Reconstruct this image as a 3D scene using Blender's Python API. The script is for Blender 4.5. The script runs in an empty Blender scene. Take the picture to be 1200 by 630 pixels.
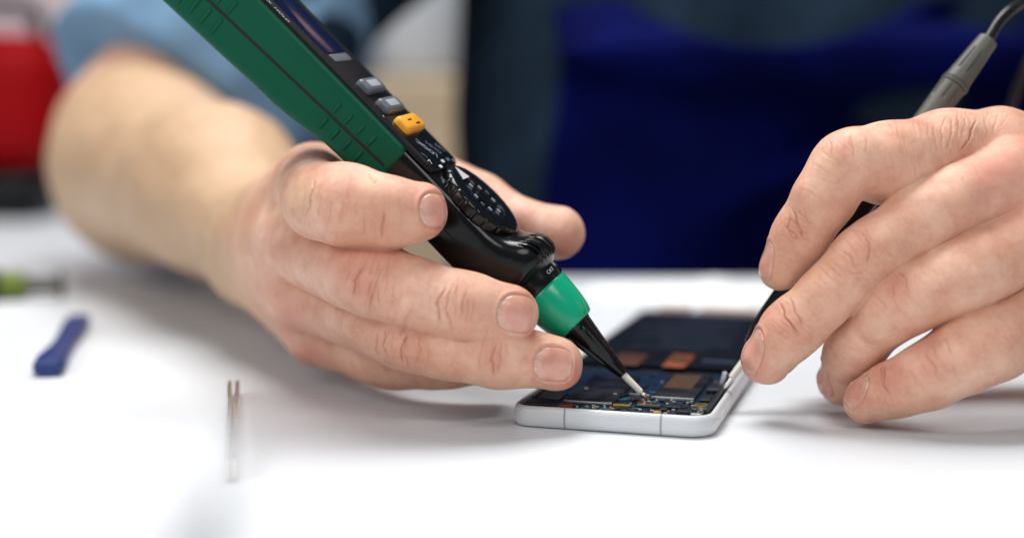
import bpy, bmesh, math, random
import numpy as np
from mathutils import Vector, Matrix
random.seed(4); np.random.seed(4)
C = bpy.context.scene.collection
# ------------------------------------------------------------------ camera frame (cm)
F = 1760.0; H = 11.1
PIT = math.atan(229/1760); CP, SP = math.cos(PIT), math.sin(PIT)
def P(px, py, Z):                      # photo pixel + distance (cm) -> point in camera frame (right, down, forward)
    return np.array([(px-600)/F*Z, (py-315)/F*Z, Z])
R3 = np.array([[1,0,0],[0,-SP,CP],[0,-CP,-SP]])      # camera frame -> world
def W(p):
    p = np.asarray(p, float)
    return (p @ R3.T + np.array([0,0,H]))*0.01
def Wd(v): return Vector((R3 @ np.asarray(v, float)).tolist())
def PW(px, py, Z): return Vector(W(P(px,py,Z)).tolist())
def T(px, py, z=0):                    # pixel -> point on horizontal plane z (cm), world metres
    X=(px-600)/F; Y=(py-315)/F
    d=np.array([X, CP-Y*SP, -SP-Y*CP]); t=(z-H)/d[2]
    return Vector((d[0]*t*.01, d[1]*t*.01, z*.01))
def lin(r,g,b):
    f=lambda c:(c/255/12.92 if c/255<=.04045 else ((c/255+.055)/1.055)**2.4)
    return (f(r),f(g),f(b),1)
# ------------------------------------------------------------------ materials
def mat(name, col, rough=.5, metal=0, spec=.5, coat=0, bump=None, var=None, **kw):
    m=bpy.data.materials.new(name); m.use_nodes=True; nt=m.node_tree; b=nt.nodes['Principled BSDF']
    b.inputs['Base Color'].default_value=col; b.inputs['Roughness'].default_value=rough
    b.inputs['Metallic'].default_value=metal; b.inputs['Specular IOR Level'].default_value=spec
    b.inputs['Coat Weight'].default_value=coat
    tc=nt.nodes.new('ShaderNodeTexCoord')
    if var:
        n=nt.nodes.new('ShaderNodeTexNoise'); n.inputs['Scale'].default_value=var[0]; n.inputs['Detail'].default_value=6
        nt.links.new(tc.outputs['Object'],n.inputs['Vector'])
        mr=nt.nodes.new('ShaderNodeMapRange'); mr.inputs['From Min'].default_value=.3; mr.inputs['From Max'].default_value=.7
        mr.inputs['To Min'].default_value=1-var[1]; mr.inputs['To Max'].default_value=1+var[1]
        nt.links.new(n.outputs['Fac'],mr.inputs['Value'])
        mx=nt.nodes.new('ShaderNodeMix'); mx.data_type='RGBA'; mx.blend_type='MULTIPLY'; mx.inputs['Factor'].default_value=1
        mx.inputs[6].default_value=col; nt.links.new(mr.outputs['Result'],mx.inputs[7]); nt.links.new(mx.outputs[2],b.inputs['Base Color'])
        if len(var)>2:
            m2=nt.nodes.new('ShaderNodeMapRange'); m2.inputs['From Min'].default_value=.3; m2.inputs['From Max'].default_value=.7
            m2.inputs['To Min'].default_value=rough-var[2]; m2.inputs['To Max'].default_value=rough+var[2]
            nt.links.new(n.outputs['Fac'],m2.inputs['Value']); nt.links.new(m2.outputs['Result'],b.inputs['Roughness'])
    if bump:
        n=nt.nodes.new('ShaderNodeTexNoise'); n.inputs['Scale'].default_value=bump[0]; n.inputs['Detail'].default_value=4
        nt.links.new(tc.outputs['Object'],n.inputs['Vector'])
        bp=nt.nodes.new('ShaderNodeBump'); bp.inputs['Strength'].default_value=bump[1]; bp.inputs['Distance'].default_value=bump[2]
        nt.links.new(n.outputs['Fac'],bp.inputs['Height']); nt.links.new(bp.outputs['Normal'],b.inputs['Normal'])
    for k,v in kw.items(): b.inputs[k.replace('_',' ')].default_value=v
    return m
# ------------------------------------------------------------------ object helpers
def finish(o, name, m, parent=None, smooth=True):
    o.name=name
    if m is not None:
        for x in (m if isinstance(m,(list,tuple)) else [m]): o.data.materials.append(x)
    if smooth: o.data.polygons.foreach_set('use_smooth',[True]*len(o.data.polygons))
    if parent is not None: o.parent=parent
    C.objects.link(o); return o
def mk(name, bm, m, parent=None, smooth=True, sharp=35):
    me=bpy.data.meshes.new(name); bmesh.ops.recalc_face_normals(bm,faces=bm.faces)
    bm.to_mesh(me); bm.free()
    o=bpy.data.objects.new(name,me); finish(o,name,m,parent,smooth)
    if smooth and sharp: me.set_sharp_from_angle(angle=math.radians(sharp))
    return o
def empty(name, M, label, cat, group=None):
    o=bpy.data.objects.new(name,None); o.empty_display_size=.01; C.objects.link(o); o.matrix_world=M
    tag(o,label,cat,group); return o
def tag(o,label,cat,group=None,kind=None):
    if label: o['label']=label
    if cat: o['category']=cat
    if group: o['group']=group
    if kind: o['kind']=kind
    return o
def box(bm, c, s, bev=0, rot=None, seg=2, M=None):
    r=bmesh.ops.create_cube(bm,size=1)['verts']
    bmesh.ops.scale(bm,vec=s,verts=r)
    if bev>0:
        es=list({e for v in r for e in v.link_edges})
        out=bmesh.ops.bevel(bm,geom=es,offset=bev,segments=seg,affect='EDGES',profile=.5)
        vs=set(v for f in out['faces'] for v in f.verts); 
        # gather the whole island
        st=list(vs); seen=set(vs)
        while st:
            v=st.pop()
            for e in v.link_edges:
                w=e.other_vert(v)
                if w not in seen: seen.add(w); st.append(w)
        r=list(seen)
    if rot is not None: bmesh.ops.rotate(bm,verts=r,cent=(0,0,0),matrix=rot)
    bmesh.ops.translate(bm,verts=r,vec=c)
    if M is not None: bmesh.ops.transform(bm,matrix=M,verts=r)
    return r
def loft(bm, rings, cap0=True, cap1=True):
    vr=[[bm.verts.new(p) for p in r] for r in rings]
    n=len(vr[0])
    for a,b in zip(vr,vr[1:]):
        for i in range(n): bm.faces.new((a[i],a[(i+1)%n],b[(i+1)%n],b[i]))
    if cap0: bm.faces.new(vr[0][::-1])
    if cap1: bm.faces.new(vr[-1])
def tube(bm, pts, rad, n=16):
    pts=[Vector(p) for p in pts]
    if not hasattr(rad,'__len__'): rad=[rad]*len(pts)
    rings=[]; up=None
    for i,p in enumerate(pts):
        t=(pts[min(i+1,len(pts)-1)]-pts[max(i-1,0)]).normalized()
        if up is None: up=t.orthogonal().normalized()
        up=(up-t*up.dot(t)).normalized(); s=t.cross(up)
        rings.append([p+rad[i]*(math.cos(2*math.pi*k/n)*up+math.sin(2*math.pi*k/n)*s) for k in range(n)])
    loft(bm,rings)
def catmull(pts, n=8):
    pts=[Vector(p) for p in pts]; q=[pts[0]*2-pts[1]]+pts+[pts[-1]*2-pts[-2]]; out=[]
    for i in range(1,len(q)-2):
        for k in range(n):
            t=k/n
            out.append(.5*((2*q[i])+(q[i+1]-q[i-1])*t+(2*q[i-1]-5*q[i]+4*q[i+1]-q[i+2])*t*t+(3*q[i]-q[i-1]-3*q[i+1]+q[i+2])*t**3))
    out.append(pts[-1]); return out
# ------------------------------------------------------------------ implicit surfaces
def rcone(p,a,b,r1,r2):
    ba=b-a; l2=ba@ba; rr=r1-r2; a2=l2-rr*rr; il2=1/l2
    pa=p-a; y=pa@ba; z=y-l2
    q=pa*l2-y[:,None]*ba; x2=np.einsum('ij,ij->i',q,q)
    y2=y*y*l2; z2=z*z*l2
    k=np.sign(rr)*rr*rr*x2
    d=(np.sqrt(x2*a2*il2)+y*rr)*il2-r1
    m1=np.sign(z)*a2*z2>k; m2=np.sign(y)*a2*y2<k
    d=np.where(m2,np.sqrt(x2+y2)*il2-r1,d)
    d=np.where(m1,np.sqrt(x2+z2)*il2-r2,d)
    return d
def smin(a,b,k):
    h=np.maximum(k-np.abs(a-b),0)/k
    return np.minimum(a,b)-h*h*h*k/6
class Cone:
    def __init__(s,a,b,r1,r2): 
        s.a=np.array(a,float); s.b=np.array(b,float); s.r1=float(r1); s.r2=float(r2)
        if abs(s.r1-s.r2)<1e-4: s.r2+=1e-3
    def __call__(s,p): return rcone(p,s.a,s.b,s.r1,s.r2)
    def cull(s,c,R): return s if s(c[None])[0]<R+1.6 else None
class Ell:                              # oriented ellipsoid
    def __init__(s,c,r,rot=None): s.c=np.array(c,float); s.r=np.array(r,float); s.rot=np.eye(3) if rot is None else np.array(rot,float)
    def __call__(s,p):
        q=(p-s.c)@s.rot.T; k0=np.linalg.norm(q/s.r,axis=1); k1=np.linalg.norm(q/(s.r**2),axis=1)+1e-9
        return k0*(k0-1)/k1
    def cull(s,c,R): return s
class Box:
    def __init__(s,c,h,r,rot=None): s.c=np.array(c,float); s.h=np.array(h,float)-r; s.r=r; s.rot=np.eye(3) if rot is None else np.array(rot,float)
    def __call__(s,p):
        q=np.abs((p-s.c)@s.rot.T)-s.h
        return np.linalg.norm(np.maximum(q,0),axis=1)+np.minimum(q.max(1),0)-s.r
    def cull(s,c,R): return s
class Union:
    def __init__(s,items,k): s.items=items; s.k=k
    def __call__(s,p):
        d=None
        for it in s.items:
            e=it(p); d=e if d is None else smin(d,e,s.k)
        return d
    def cull(s,c,R):
        it=[x for x in (i.cull(c,R) for i in s.items) if x is not None]
        return Union(it,s.k) if it else None
def nets(f, lo, hi, h, B=20, slack=0.0, nrm=False):
    """sparse surface nets of implicit f on a grid of step h; returns verts, quads"""
    lo=np.array(lo,float); hi=np.array(hi,float); nb=np.ceil((hi-lo)/(h*B)).astype(int)
    ii=np.stack(np.meshgrid(*[np.arange(n) for n in nb],indexing='ij'),-1).reshape(-1,3)
    cen=lo+(ii+.5)*h*B; R=h*B*.5*math.sqrt(3)+1.5*h+slack
    d=np.concatenate([f(c) for c in np.array_split(cen,max(1,len(cen)//200000))])
    ii=ii[np.abs(d)<R*1.25]
    g=np.arange(B+2)
    G=np.stack(np.meshgrid(g,g,g,indexing='ij'),-1).reshape(-1,3)
    K=(nb.max()+2)*B+4
    key=lambda a:(a[:,0].astype(np.int64)*K+a[:,1])*K+a[:,2]
    V=[];VK=[];Q=[];NN=[]
    for b in ii:
        c=lo+(b+.5)*h*B
        fc=f.cull(c,R) if hasattr(f,'cull') else f
        if fc is None: continue
        s=fc(lo+(b*B+G)*h).reshape((B+2,)*3)
        if s.min()>0 or s.max()<0: continue
        neg=s<0
        cn=np.zeros((B+1,)*3,int); 
        corners=[(x,y,z) for x in (0,1) for y in (0,1) for z in (0,1)]
        for x,y,z in corners: cn+=neg[x:x+B+1,y:y+B+1,z:z+B+1]
        act=(cn>0)&(cn<8); act[B]=0; act[:,B]=0; act[:,:,B]=0
        ca=np.argwhere(act)
        if len(ca):
            acc=np.zeros((len(ca),3)); cnt=np.zeros(len(ca))
            for ax in range(3):
                for u in (0,1):
                    for v in (0,1):
                        o=[0,0,0]; o[(ax+1)%3]=u; o[(ax+2)%3]=v; o=np.array(o); e=np.zeros(3,int); e[ax]=1
                        A=ca+o; Bq=A+e
                        s0=s[A[:,0],A[:,1],A[:,2]]; s1=s[Bq[:,0],Bq[:,1],Bq[:,2]]
                        m=(s0<0)!=(s1<0); t=np.where(m,s0/np.where(m,s0-s1,1),0)
                        acc+=np.where(m[:,None],A-ca+e*t[:,None],0)+0; cnt+=m
                        acc+=0
            v_=lo+(b*B+ca+acc/cnt[:,None])*h
            if nrm:
                g_=grad(fc,v_); v_=v_-np.clip(fc(v_),-.1,.1)[:,None]*g_; NN.append(g_)
            V.append(v_); VK.append(key(b*B+ca+1))
        # quads on edges starting at points 0..B-1 (owner block), using cells idx-1
        for ax in range(3):
            sl=[slice(0,B)]*3; sh=[slice(0,B)]*3; sh[ax]=slice(1,B+1)
            m=neg[tuple(sl)]!=neg[tuple(sh)]
            e=np.argwhere(m)
            if not len(e): continue
            sg=neg[tuple(sl)][m]
            u=np.zeros(3,int);v=np.zeros(3,int);u[(ax+1)%3]=1;v[(ax+2)%3]=1
            base=b*B+e+1
            q=np.stack([key(base-u-v),key(base-v),key(base),key(base-u)],1)
            q=np.where(sg[:,None],q,q[:,::-1]); Q.append(q)
    V=np.concatenate(V);VK=np.concatenate(VK);Q=np.concatenate(Q)
    o=np.argsort(VK);VK=VK[o];V=V[o]
    if nrm: NN=np.concatenate(NN)[o]
    ix=np.searchsorted(VK,Q); ix=np.clip(ix,0,len(VK)-1); ok=(VK[ix]==Q).all(1)
    return (V,ix[ok],NN) if nrm else (V,ix[ok])
def sdf_project(f,V,it=2,e=.02,h=.3):
    for _ in range(it):
        d=f(V); g=grad(f,V,e); V=V-np.clip(d,-h,h)[:,None]*g
    return V
def grad(f,V,e=.02):
    g=np.stack([f(V+np.eye(3)[i]*e)-f(V-np.eye(3)[i]*e) for i in range(3)],1)
    return g/(np.linalg.norm(g,axis=1,keepdims=True)+1e-9)
def np_mesh(name,V,Q,attrs=None):
    me=bpy.data.meshes.new(name); me.vertices.add(len(V)); me.vertices.foreach_set('co',np.asarray(V,np.float32).ravel())
    me.loops.add(len(Q)*4); me.loops.foreach_set('vertex_index',np.asarray(Q,np.int32).ravel())
    me.polygons.add(len(Q)); me.polygons.foreach_set('loop_start',np.arange(0,len(Q)*4,4,dtype=np.int32))
    me.update(calc_edges=True); me.validate()
    for k,a in (attrs or {}).items():
        at=me.attributes.new(k,'FLOAT','POINT'); at.data.foreach_set('value',np.asarray(a,np.float32))
    return me
#=== MATERIALS
M_white=mat('table laminate',(.675,.70,.725,1),.38,spec=.3,var=(9,.012,.05),bump=(900,.05,.0002))
M_black=mat('gloss black plastic',(.003,.0033,.004,1),.18,spec=.3,var=(60,.2,.04))
M_cone=mat('polished black plastic',(.0025,.003,.0035,1),.09,spec=.35)
M_blackm=mat('satin black plastic',(.006,.006,.008,1),.42,spec=.2,bump=(2500,.12,.0001))
M_green=mat('green plastic',(.0,.072,.036,1),.40,spec=.18,var=(40,.06,.05),bump=(5000,.10,.0001))
M_greenb=mat('bright green plastic',(.0,.36,.19,1),.22,spec=.5,var=(90,.08,.06),bump=(600,.12,.0002))
M_seam=mat('seam',(.003,.004,.004,1),.8)
M_lcd=mat('lcd glass',(.003,.005,.035,1),.12,spec=.25)
M_grey=mat('grey rubber button',(.10,.11,.13,1),.42)
M_greyl=mat('light print',(.33,.35,.38,1),.5)
M_print=mat('white print',(.55,.57,.58,1),.5)
M_dim=mat('dim print',(.10,.11,.15,1),.5)
M_yel=mat('yellow button',(.85,.36,.02,1),.35,var=(120,.1))
M_metal=mat('nickel',(.80,.78,.72,1),.22,metal=1)
M_cream=mat('pale metal sleeve',(.74,.71,.62,1),.28,spec=.6)
M_copper=mat('copper tip',(.5,.25,.18,1),.3,metal=1)
M_probe=mat('olive grey rubber',(.085,.082,.068,1),.5,bump=(3000,.2,.0001),var=(80,.08))
M_cable=mat('black cable',(.006,.006,.007,1),.3,spec=.3)
#=== END MATERIALS
exec_parts=[]
# =================================================================== PEN MULTIMETER
px=48.5/F                                # one photo pixel at the pen, in cm
def frame(O, A, N):                      # world matrix from camera-frame origin and axes (A along, N face normal)
    A=np.array(A,float); A/=np.linalg.norm(A); N=np.array(N,float); N-=A*(N@A); N/=np.linalg.norm(N); S=np.cross(A,N)
    a,n,s=Wd(A),Wd(N),Wd(S); o=Vector(W(O).tolist())
    return Matrix(((a.x,n.x,s.x,o.x),(a.y,n.y,s.y,o.y),(a.z,n.z,s.z,o.z),(0,0,0,1)))
th=math.radians(17.5)
ax=np.array([-.70,-.714,.055]); perp=np.array([.714,-.70,0])
Nn=perp*math.cos(th)+np.array([0,0,-1])*math.sin(th)
Mpen=frame(P(674.6,381.4,48.5),ax,Nn)
sgn=1 if (np.cross(ax,Nn)[2]<0) else -1   # +s must point to the camera
k=px*.01
SW=1.0
def L(u,y,s): return (u*k,y*k,s*SW*sgn*k)
pen=empty('pen_multimeter',Mpen,'green and black pen multimeter held above the opened phone, tip on its circuit board','multimeter')
def srect(u,yt,yb,hw,e=4,n=56):
    yc=(yt+yb)/2; hy=(yt-yb)/2; r=[]
    for i in range(n):
        t=2*math.pi*i/n; c,s=math.cos(t),math.sin(t)
        r.append(L(u,yc+hy*math.copysign(abs(c)**(2/e),c),hw*math.copysign(abs(s)**(2/e),s)))
    return r
def interp(tab,u):
    for a,b in zip(tab,tab[1:]):
        if u<=b[0]:
            t=(u-a[0])/(b[0]-a[0]); t=max(0,min(1,t)); return [x+(y-x)*t for x,y in zip(a[1:],b[1:])]
    return list(tab[-1][1:])
def revolve(name,prof,m,n=48,parent=pen,cap=True,wob=None):
    bm=bmesh.new(); rings=[]
    for u,r in prof:
        rings.append([L(u,r*math.cos(2*math.pi*i/n)*(wob(u,i/n) if wob else 1),r*math.sin(2*math.pi*i/n)*(wob(u,i/n) if wob else 1)) for i in range(n)])
    loft(bm,rings); return mk(name,bm,m,parent,sharp=40)
# probe needle
revolve('needle',[(-108.5,3.4),(-108,3.9),(-60,4.2)],M_cream)
revolve('needle',[(-116,2.2),(-115.5,3.4),(-113,3.9),(-111,3.6),(-109.5,2.6),(-107,2.6)],M_metal,24)
revolve('needle_point',[(-124,.5),(-122,1.4),(-115.5,2.2),(-114,2.2)],M_copper,16)
# cone with two slim fins
def conew(u,t):
    w=1
    for c in (.16,.34,.66,.84):
        d=abs(t-c); w+= .16*math.exp(-(d/.014)**2)*max(0,min(1,(u+62)/12))*max(0,min(1,(-u-6)/8))
    return w
revolve('cone',[(-80,4.5),(-79.5,6.2),(-78,6.6)]+[(-78+i*3,6.6+13.3*(i/26)) for i in range(1,26)]+[(-1,20.3),(0,20.6),(2,20.6)],M_cone,96,wob=conew)
revolve('ring_grip',[(0,19),(.3,24.2),(2,26),(8,28.2),(16,30),(26,31.5),(38,32.6),(50,33),(55,32.8),(56,32),(56.2,30)],M_greenb,64)
revolve('collar',[(56,30),(56.3,33.2),(57.5,33.9),(66,34.6),(78,35.8),(88,36.5)],M_black,64)
SW=.81
# main black body : hump with grip ridges then flat body
btab=[(72,34,-34,42,2),(75,38,-38,46,2.1),(78,42,-44,52,2.2),(82,46,-50,58,2.4),(88,48,-53,61,2.6),(98,47.5,-53,63,2.8),(106,43.5,-52,64,3.0),(114,36.5,-51,64.5,3.3),(122,29.5,-50,64.5,3.7),(130,25,-49,64.5,4.2),(142,21.5,-48,64,4.8),(210,20,-46,64,5.5),(262,20,-46,64,6),(292,20,-46,63,6)]
bm=bmesh.new(); rings=[]
us=[72,73,74,75.5,77,78.5,80,82,84,86,88,91,94,97,100,102,104,106,108,110,112,114,117,120,124,130,136,142,150,170,190,210,240,262,280,292]
for u in us:
    yt,yb,hw,e=interp(btab,u); rg=[]
    n_=240; yc=(yt+yb)/2; hy=(yt-yb)/2
    w_=max(0,min(1,(u-79)/4))*max(0,min(1,(112-u)/6))
    for i in range(n_):
        t=2*math.pi*i/n_; c,s_=math.cos(t),math.sin(t); dg=math.degrees(t); dg=dg-360 if dg>180 else dg
        g=1
        if abs(dg)<48: g=1-.075*w_*max(0,math.cos(math.radians(dg)*36))**.8*min(1,(48-abs(dg))/5)
        rg.append(L(u,yc+hy*math.copysign(abs(c)**(2/e),c)*g,hw*math.copysign(abs(s_)**(2/e),s_)*g))
    rings.append(rg)
loft(bm,rings); body=mk('body',bm,M_black,pen,sharp=70)
# groove line along the side of the black body (mould seam)
bm=bmesh.new()
box(bm,L(200,-16,64.0),(150*k,1.4*k,1.2*k)); mk('body_seam',bm,M_seam,pen,False)
# green shell
gtab=[(277,13,-40,60),(279,17.5,-44,64.5),(283,20.5,-46,66.3),(290,21.2,-47,66.8),(330,21.5,-48,67),(357,21.5,-49.5,67),(380,21.5,-54,67),(403,21.5,-58,67),(430,21.5,-61,67),(463,21.5,-62,67),(530,21.5,-66,67),(611,21.5,-70,67),(720,21,-72,66),(735,18,-68,60)]
bm=bmesh.new(); rings=[]
for u in [277,278,279,281,283,286,290,300,315,330,345,357,368,380,392,403,416,430,446,463,495,530,570,611,660,700,720,728,735]:
    yt,yb,hw=interp(gtab,u); rings.append(srect(u,yt,yb,hw,9,96))
loft(bm,rings); mk('shell',bm,M_green,pen,sharp=50)
# seam groove along both long sides
for sd in (1,-1):
    bm=bmesh.new(); pts=[]
    for u in range(278,721,8):
        y=-13-12.5*(u-278)/(573-278)
        pts.append((u,y,interp(gtab,u)[2]+.35))
    n=len(pts); vv=[[bm.verts.new(L(u,y+dy,sd*(s+ds))) for dy,ds in ((-1.9,-1),(-1.9,0),(1.9,0),(1.9,-1))] for u,y,s in pts]
    for a,b in zip(vv,vv[1:]):
        for i in range(3): bm.faces.new((a[i],a[i+1],b[i+1],b[i]))
    mk('seam',bm,M_seam,pen,False)
# raised grip bars each side of the seam
for sd in (1,-1):
    for u in (371,352,333.5,315,541,559,577,595):
        y0=-13-12.5*(u-278)/(573-278); big=u<400
        for (c,h) in ((y0+11.5,15) if big else (y0+13,20),(y0-13,17) if big else (y0-17,24)):
            bm=bmesh.new(); hw=interp(gtab,u)[2]
            box(bm,L(u,c,sd*(hw-.3)),(4.6*k,h*k,4.2*k),1.9*k,seg=3); mk('grip_bar',bm,M_green,pen)
# face plate
def plate(name,pts,y0,y1,m,bev=1.2,sharp=50,parent=pen):
    bm=bmesh.new(); f=bm.faces.new([bm.verts.new(L(u,y0,s)) for u,s in pts])
    r=bmesh.ops.extrude_face_region(bm,geom=[f]); vs=[g for g in r['geom'] if isinstance(g,bmesh.types.BMVert)]
    bmesh.ops.translate(bm,verts=vs,vec=(0,(y1-y0)*k,0))
    if bev:
        es=[e for e in bm.edges if all(v in vs for v in e.verts)]
        bmesh.ops.bevel(bm,geom=es,offset=bev*k,segments=3,affect='EDGES',profile=.5)
    return mk(name,bm,m,parent,sharp=sharp)
def rr(u0,u1,s0,s1,r,n=6):
    out=[]
    for cu,cs,a0 in ((u1-r,s1-r,0),(u0+r,s1-r,90),(u0+r,s0+r,180),(u1-r,s0+r,270)):
        for i in range(n+1):
            a=math.radians(a0+90*i/n); out.append((cu+r*math.cos(a),cs+r*math.sin(a)))
    return out
plate('face_plate',rr(238,722,-61,61,16),18,24.0,M_blackm,2.2)
plate('raised_frame',rr(240,330,-56,56,10),23,24.8,M_black,1.2)
plate('display_window',rr(428,640,-40,40,5),23,24.5,M_lcd,.4)
plate('display_edge',rr(414,426,-34,34,3),23,25.2,M_grey,.6)
# buttons
for u,m,hu,hs in ((370,M_grey,10.5,36),(338,M_grey,10.5,36),(306,M_yel,12,38)):
    b=plate('button',rr(u-hu,u+hu,-hs,hs,7),22,32 if m is M_grey else 34,m,4 if m is M_grey else 5,sharp=80)
    if m is M_grey: plate('button_mark',rr(u-5,u+5,-20,22,3),31.6,32.5,M_greyl,.2,parent=b)
    else:
        plate('button_mark',rr(u-6.5,u-4,-18,-2,1),33.6,34.4,M_blackm,0,parent=b); plate('button_mark',rr(u+1,u+3,2,18,1),33.6,34.4,M_blackm,0,parent=b)
# rotary dial
SW=.95; n=320; cu=181
def dring(r,y,amp=0):
    o=[]
    for i in range(n):
        a=2*math.pi*i/n; w=math.cos(a*20); w=max(-1,min(1,(w+.72)*6))
        q=r+amp*(w-1)*.5; o.append(L(cu+q*math.cos(a),y,q*math.sin(a)))
    return o
bm=bmesh.new()
loft(bm,[dring(56,16,1.6),dring(56.4,20,1.2),dring(56.4,23.5,1.2),dring(56.2,26.5,1.1),dring(55,28.8,.8),dring(53,30.2,.4),dring(50,30.8),dring(33,30.8),dring(32,30.5),dring(31,29.6),dring(30,29.2),dring(10,29.2)])
dial=mk('dial',bm,M_black,pen,sharp=38)
bm=bmesh.new()                               # low knob in the dial centre
loft(bm,[[L(cu+q*math.cos(2*math.pi*i/40),y,q*math.sin(2*math.pi*i/40)) for i in range(40)] for q,y in ((13,29),(13,30.2),(12,30.8),(9,31))]); mk('dial_hub',bm,M_black,dial)
for a in range(0,360,30):
    bm=bmesh.new(); r=22+3*(a%60>0)
    box(bm,L(cu+r*math.cos(math.radians(a+12)),29.8,r*math.sin(math.radians(a+12))),(6*k,2.2*k,3*k),.8*k); mk('dial_stud',bm,M_grey if a%60 else M_greyl,dial)
bm=bmesh.new(); tri=[(cu+51,0),(cu+32,-13),(cu+32,13)]
f=bm.faces.new([bm.verts.new(L(u,30.85,s)) for u,s in tri]); r=bmesh.ops.extrude_face_region(bm,geom=[f])
bmesh.ops.translate(bm,verts=[g for g in r['geom'] if isinstance(g,bmesh.types.BMVert)],vec=(0,.5*k,0)); mk('dial_pointer',bm,M_print,dial,False)
SW=.81
# printed lettering
def text(name,body,size,M,m,parent,ext=.00003,sx=1.0):
    cu_=bpy.data.curves.new(name,'FONT'); cu_.body=body; cu_.size=size; cu_.extrude=ext; cu_.align_x='CENTER'; cu_.align_y='CENTER'
    o=bpy.data.objects.new(name,cu_); C.objects.link(o); bpy.context.view_layer.update()
    me=bpy.data.meshes.new_from_object(o); bpy.data.objects.remove(o)
    me.transform(Matrix.Diagonal((sx,1,1,1))); me.transform(M); o=bpy.data.objects.new(name,me); me.materials.append(m); C.objects.link(o); o.parent=parent; return o
def facetext(s,size,u,ss,ang,m,y=25.1):
    # letters on the face; ang = direction of reading in the (u,s) plane
    a=math.radians(ang); X=Vector((math.cos(a),0,math.sin(a)*sgn)); Z=Vector((0,1,0)); Y=Z.cross(X)
    M=Matrix(((X.x,Y.x,Z.x,u*k),(X.y,Y.y,Z.y,y*k),(X.z,Y.z,Z.z,ss*sgn*k),(0,0,0,1)))
    return text('lettering',s,size*k,M,m,pen)
facetext('V',12,253,38,28,M_print); facetext('LOGIC',11.5,270,10,30,M_greyl); facetext('logic',6,262,38,30,M_dim)
facetext('OHM',11,268,-12,32,M_dim); facetext('OFF',10,266,-32,34,M_dim)
for i,(u,s) in enumerate(((241.5,27),(247,1),(247,-24),(243,-42))):
    bm=bmesh.new(); box(bm,L(u,25.2,s),(4.4*k,.6*k,9*k),.25*k); mk('dot',bm,M_print if i<2 else M_dim,pen,False)
facetext('AUTO  MAX  HOLD',9,520,48,180,M_greyl,24.2)
# lettering wrapped on the collar
def collartext(s,size,u,phi,r,ang=0,sz=1):
    ph=math.radians(phi); Z=Vector((0,math.cos(ph),math.sin(ph)*sgn)); A=Vector((1,0,0)); B=Z.cross(A)
    c=math.radians(ang); X=(A*math.cos(c)+B*math.sin(c)); Y=Z.cross(X); o=Z*(r*k)+A*(u*k)
    M=Matrix(((X.x,Y.x,Z.x,o.x),(X.y,Y.y,Z.y,o.y),(X.z,Y.z,Z.z,o.z),(0,0,0,1)))
    return text('lettering',s,size*k,M,M_print,pen)
SW=1.0
collartext('CAT',6.5,66,30,35.0,-90); collartext('V',11,69,8,35.6,-90)
# =================================================================== TEST PROBE
a0=P(1158,47,50.7); a1=P(848,455,49.6); A=(a0-a1); Lp=np.linalg.norm(A); A/=Lp
Mpr=frame(a1,A,[-.3,-.3,-1])
probe=empty('test_probe',Mpr,'slim grey and black test probe held like a pencil in the right-hand side hand','test probe')
kk=.01
def rev2(name,prof,m,n=40,parent=probe,wob=None):
    bm=bmesh.new(); loft(bm,[[((u)*kk, r*kk*math.cos(2*math.pi*i/n)*(wob(u,i/n) if wob else 1), r*kk*math.sin(2*math.pi*i/n)*(wob(u,i/n) if wob else 1)) for i in range(n)] for u,r in prof]); return mk(name,bm,m,parent,sharp=40)
q=.0289
def slot1(u,t):
    x=(Lp-u)/q; w=1
    for c in (0.07,.195,.32,.445,.57,.695,.82,.945):
        w-=.13*max(0,min(1,(.018-abs(t-c))/.006))*max(0,min(1,(x-18)/4))*max(0,min(1,(52-x)/4))
    return w
def slot2(u,t):
    x=(Lp-u)/q; w=1
    for c in (.02,.125,.25,.375,.5,.625,.75,.875):
        w-=.10*max(0,min(1,(.022-abs(t-c))/.006))*max(0,min(1,(x-72)/3))*max(0,min(1,(94-x)/3))
    return w
rev2('strain_relief',[(Lp-(62-i)*q,(15.6-3.7*i/62)*q) for i in range(0,62,2)]+[(Lp-.5*q,11.7*q),(Lp,11.2*q),(Lp,6*q)],M_probe,160,wob=slot1)
rev2('ring',[(Lp-69*q,13*q),(Lp-69*q,16.4*q),(Lp-68*q,17*q),(Lp-65.5*q,17*q),(Lp-65*q,15.6*q),(Lp-64*q,15.6*q),(Lp-63.5*q,16.6*q),(Lp-61.8*q,16.6*q),(Lp-61*q,15*q)],M_probe,64)
rev2('handle',[(Lp-(200-i)*q,(13+3.2*i/130 if i<130 else 16.2)*q) for i in range(0,131,2)],M_probe,160,wob=slot2)
rev2('finger_guard',[(1.40,.13),(1.45,.24),(1.75,.42),(2.3,.56),(2.9,.62),(3.7,.66),(4.2,.62),(4.4,.48),(6,.40),(8.5,.36),(8.6,.37)],M_black)
rev2('sleeve',[(.42,.09),(.45,.13),(1.6,.15)],M_cream)
rev2('needle_point',[(0,.02),(.1,.06),(.8,.09)],M_metal)
cab=bmesh.new()
tube(cab,catmull([tuple(W(x)) for x in (P(1152,55,50.6),P(1161,41,50.75),P(1172,24,51.0),P(1190,8,51.5),P(1214,-3,53.0),P(1226,20,56),P(1206,70,59),P(1188,115,60),P(1180,170,61),P(1200,260,62),P(1260,300,64))],10),.0019,16)
tag(mk('cable',cab,M_cable),'black cable curving up from the grey test probe and down behind the hand','cable')
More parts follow.
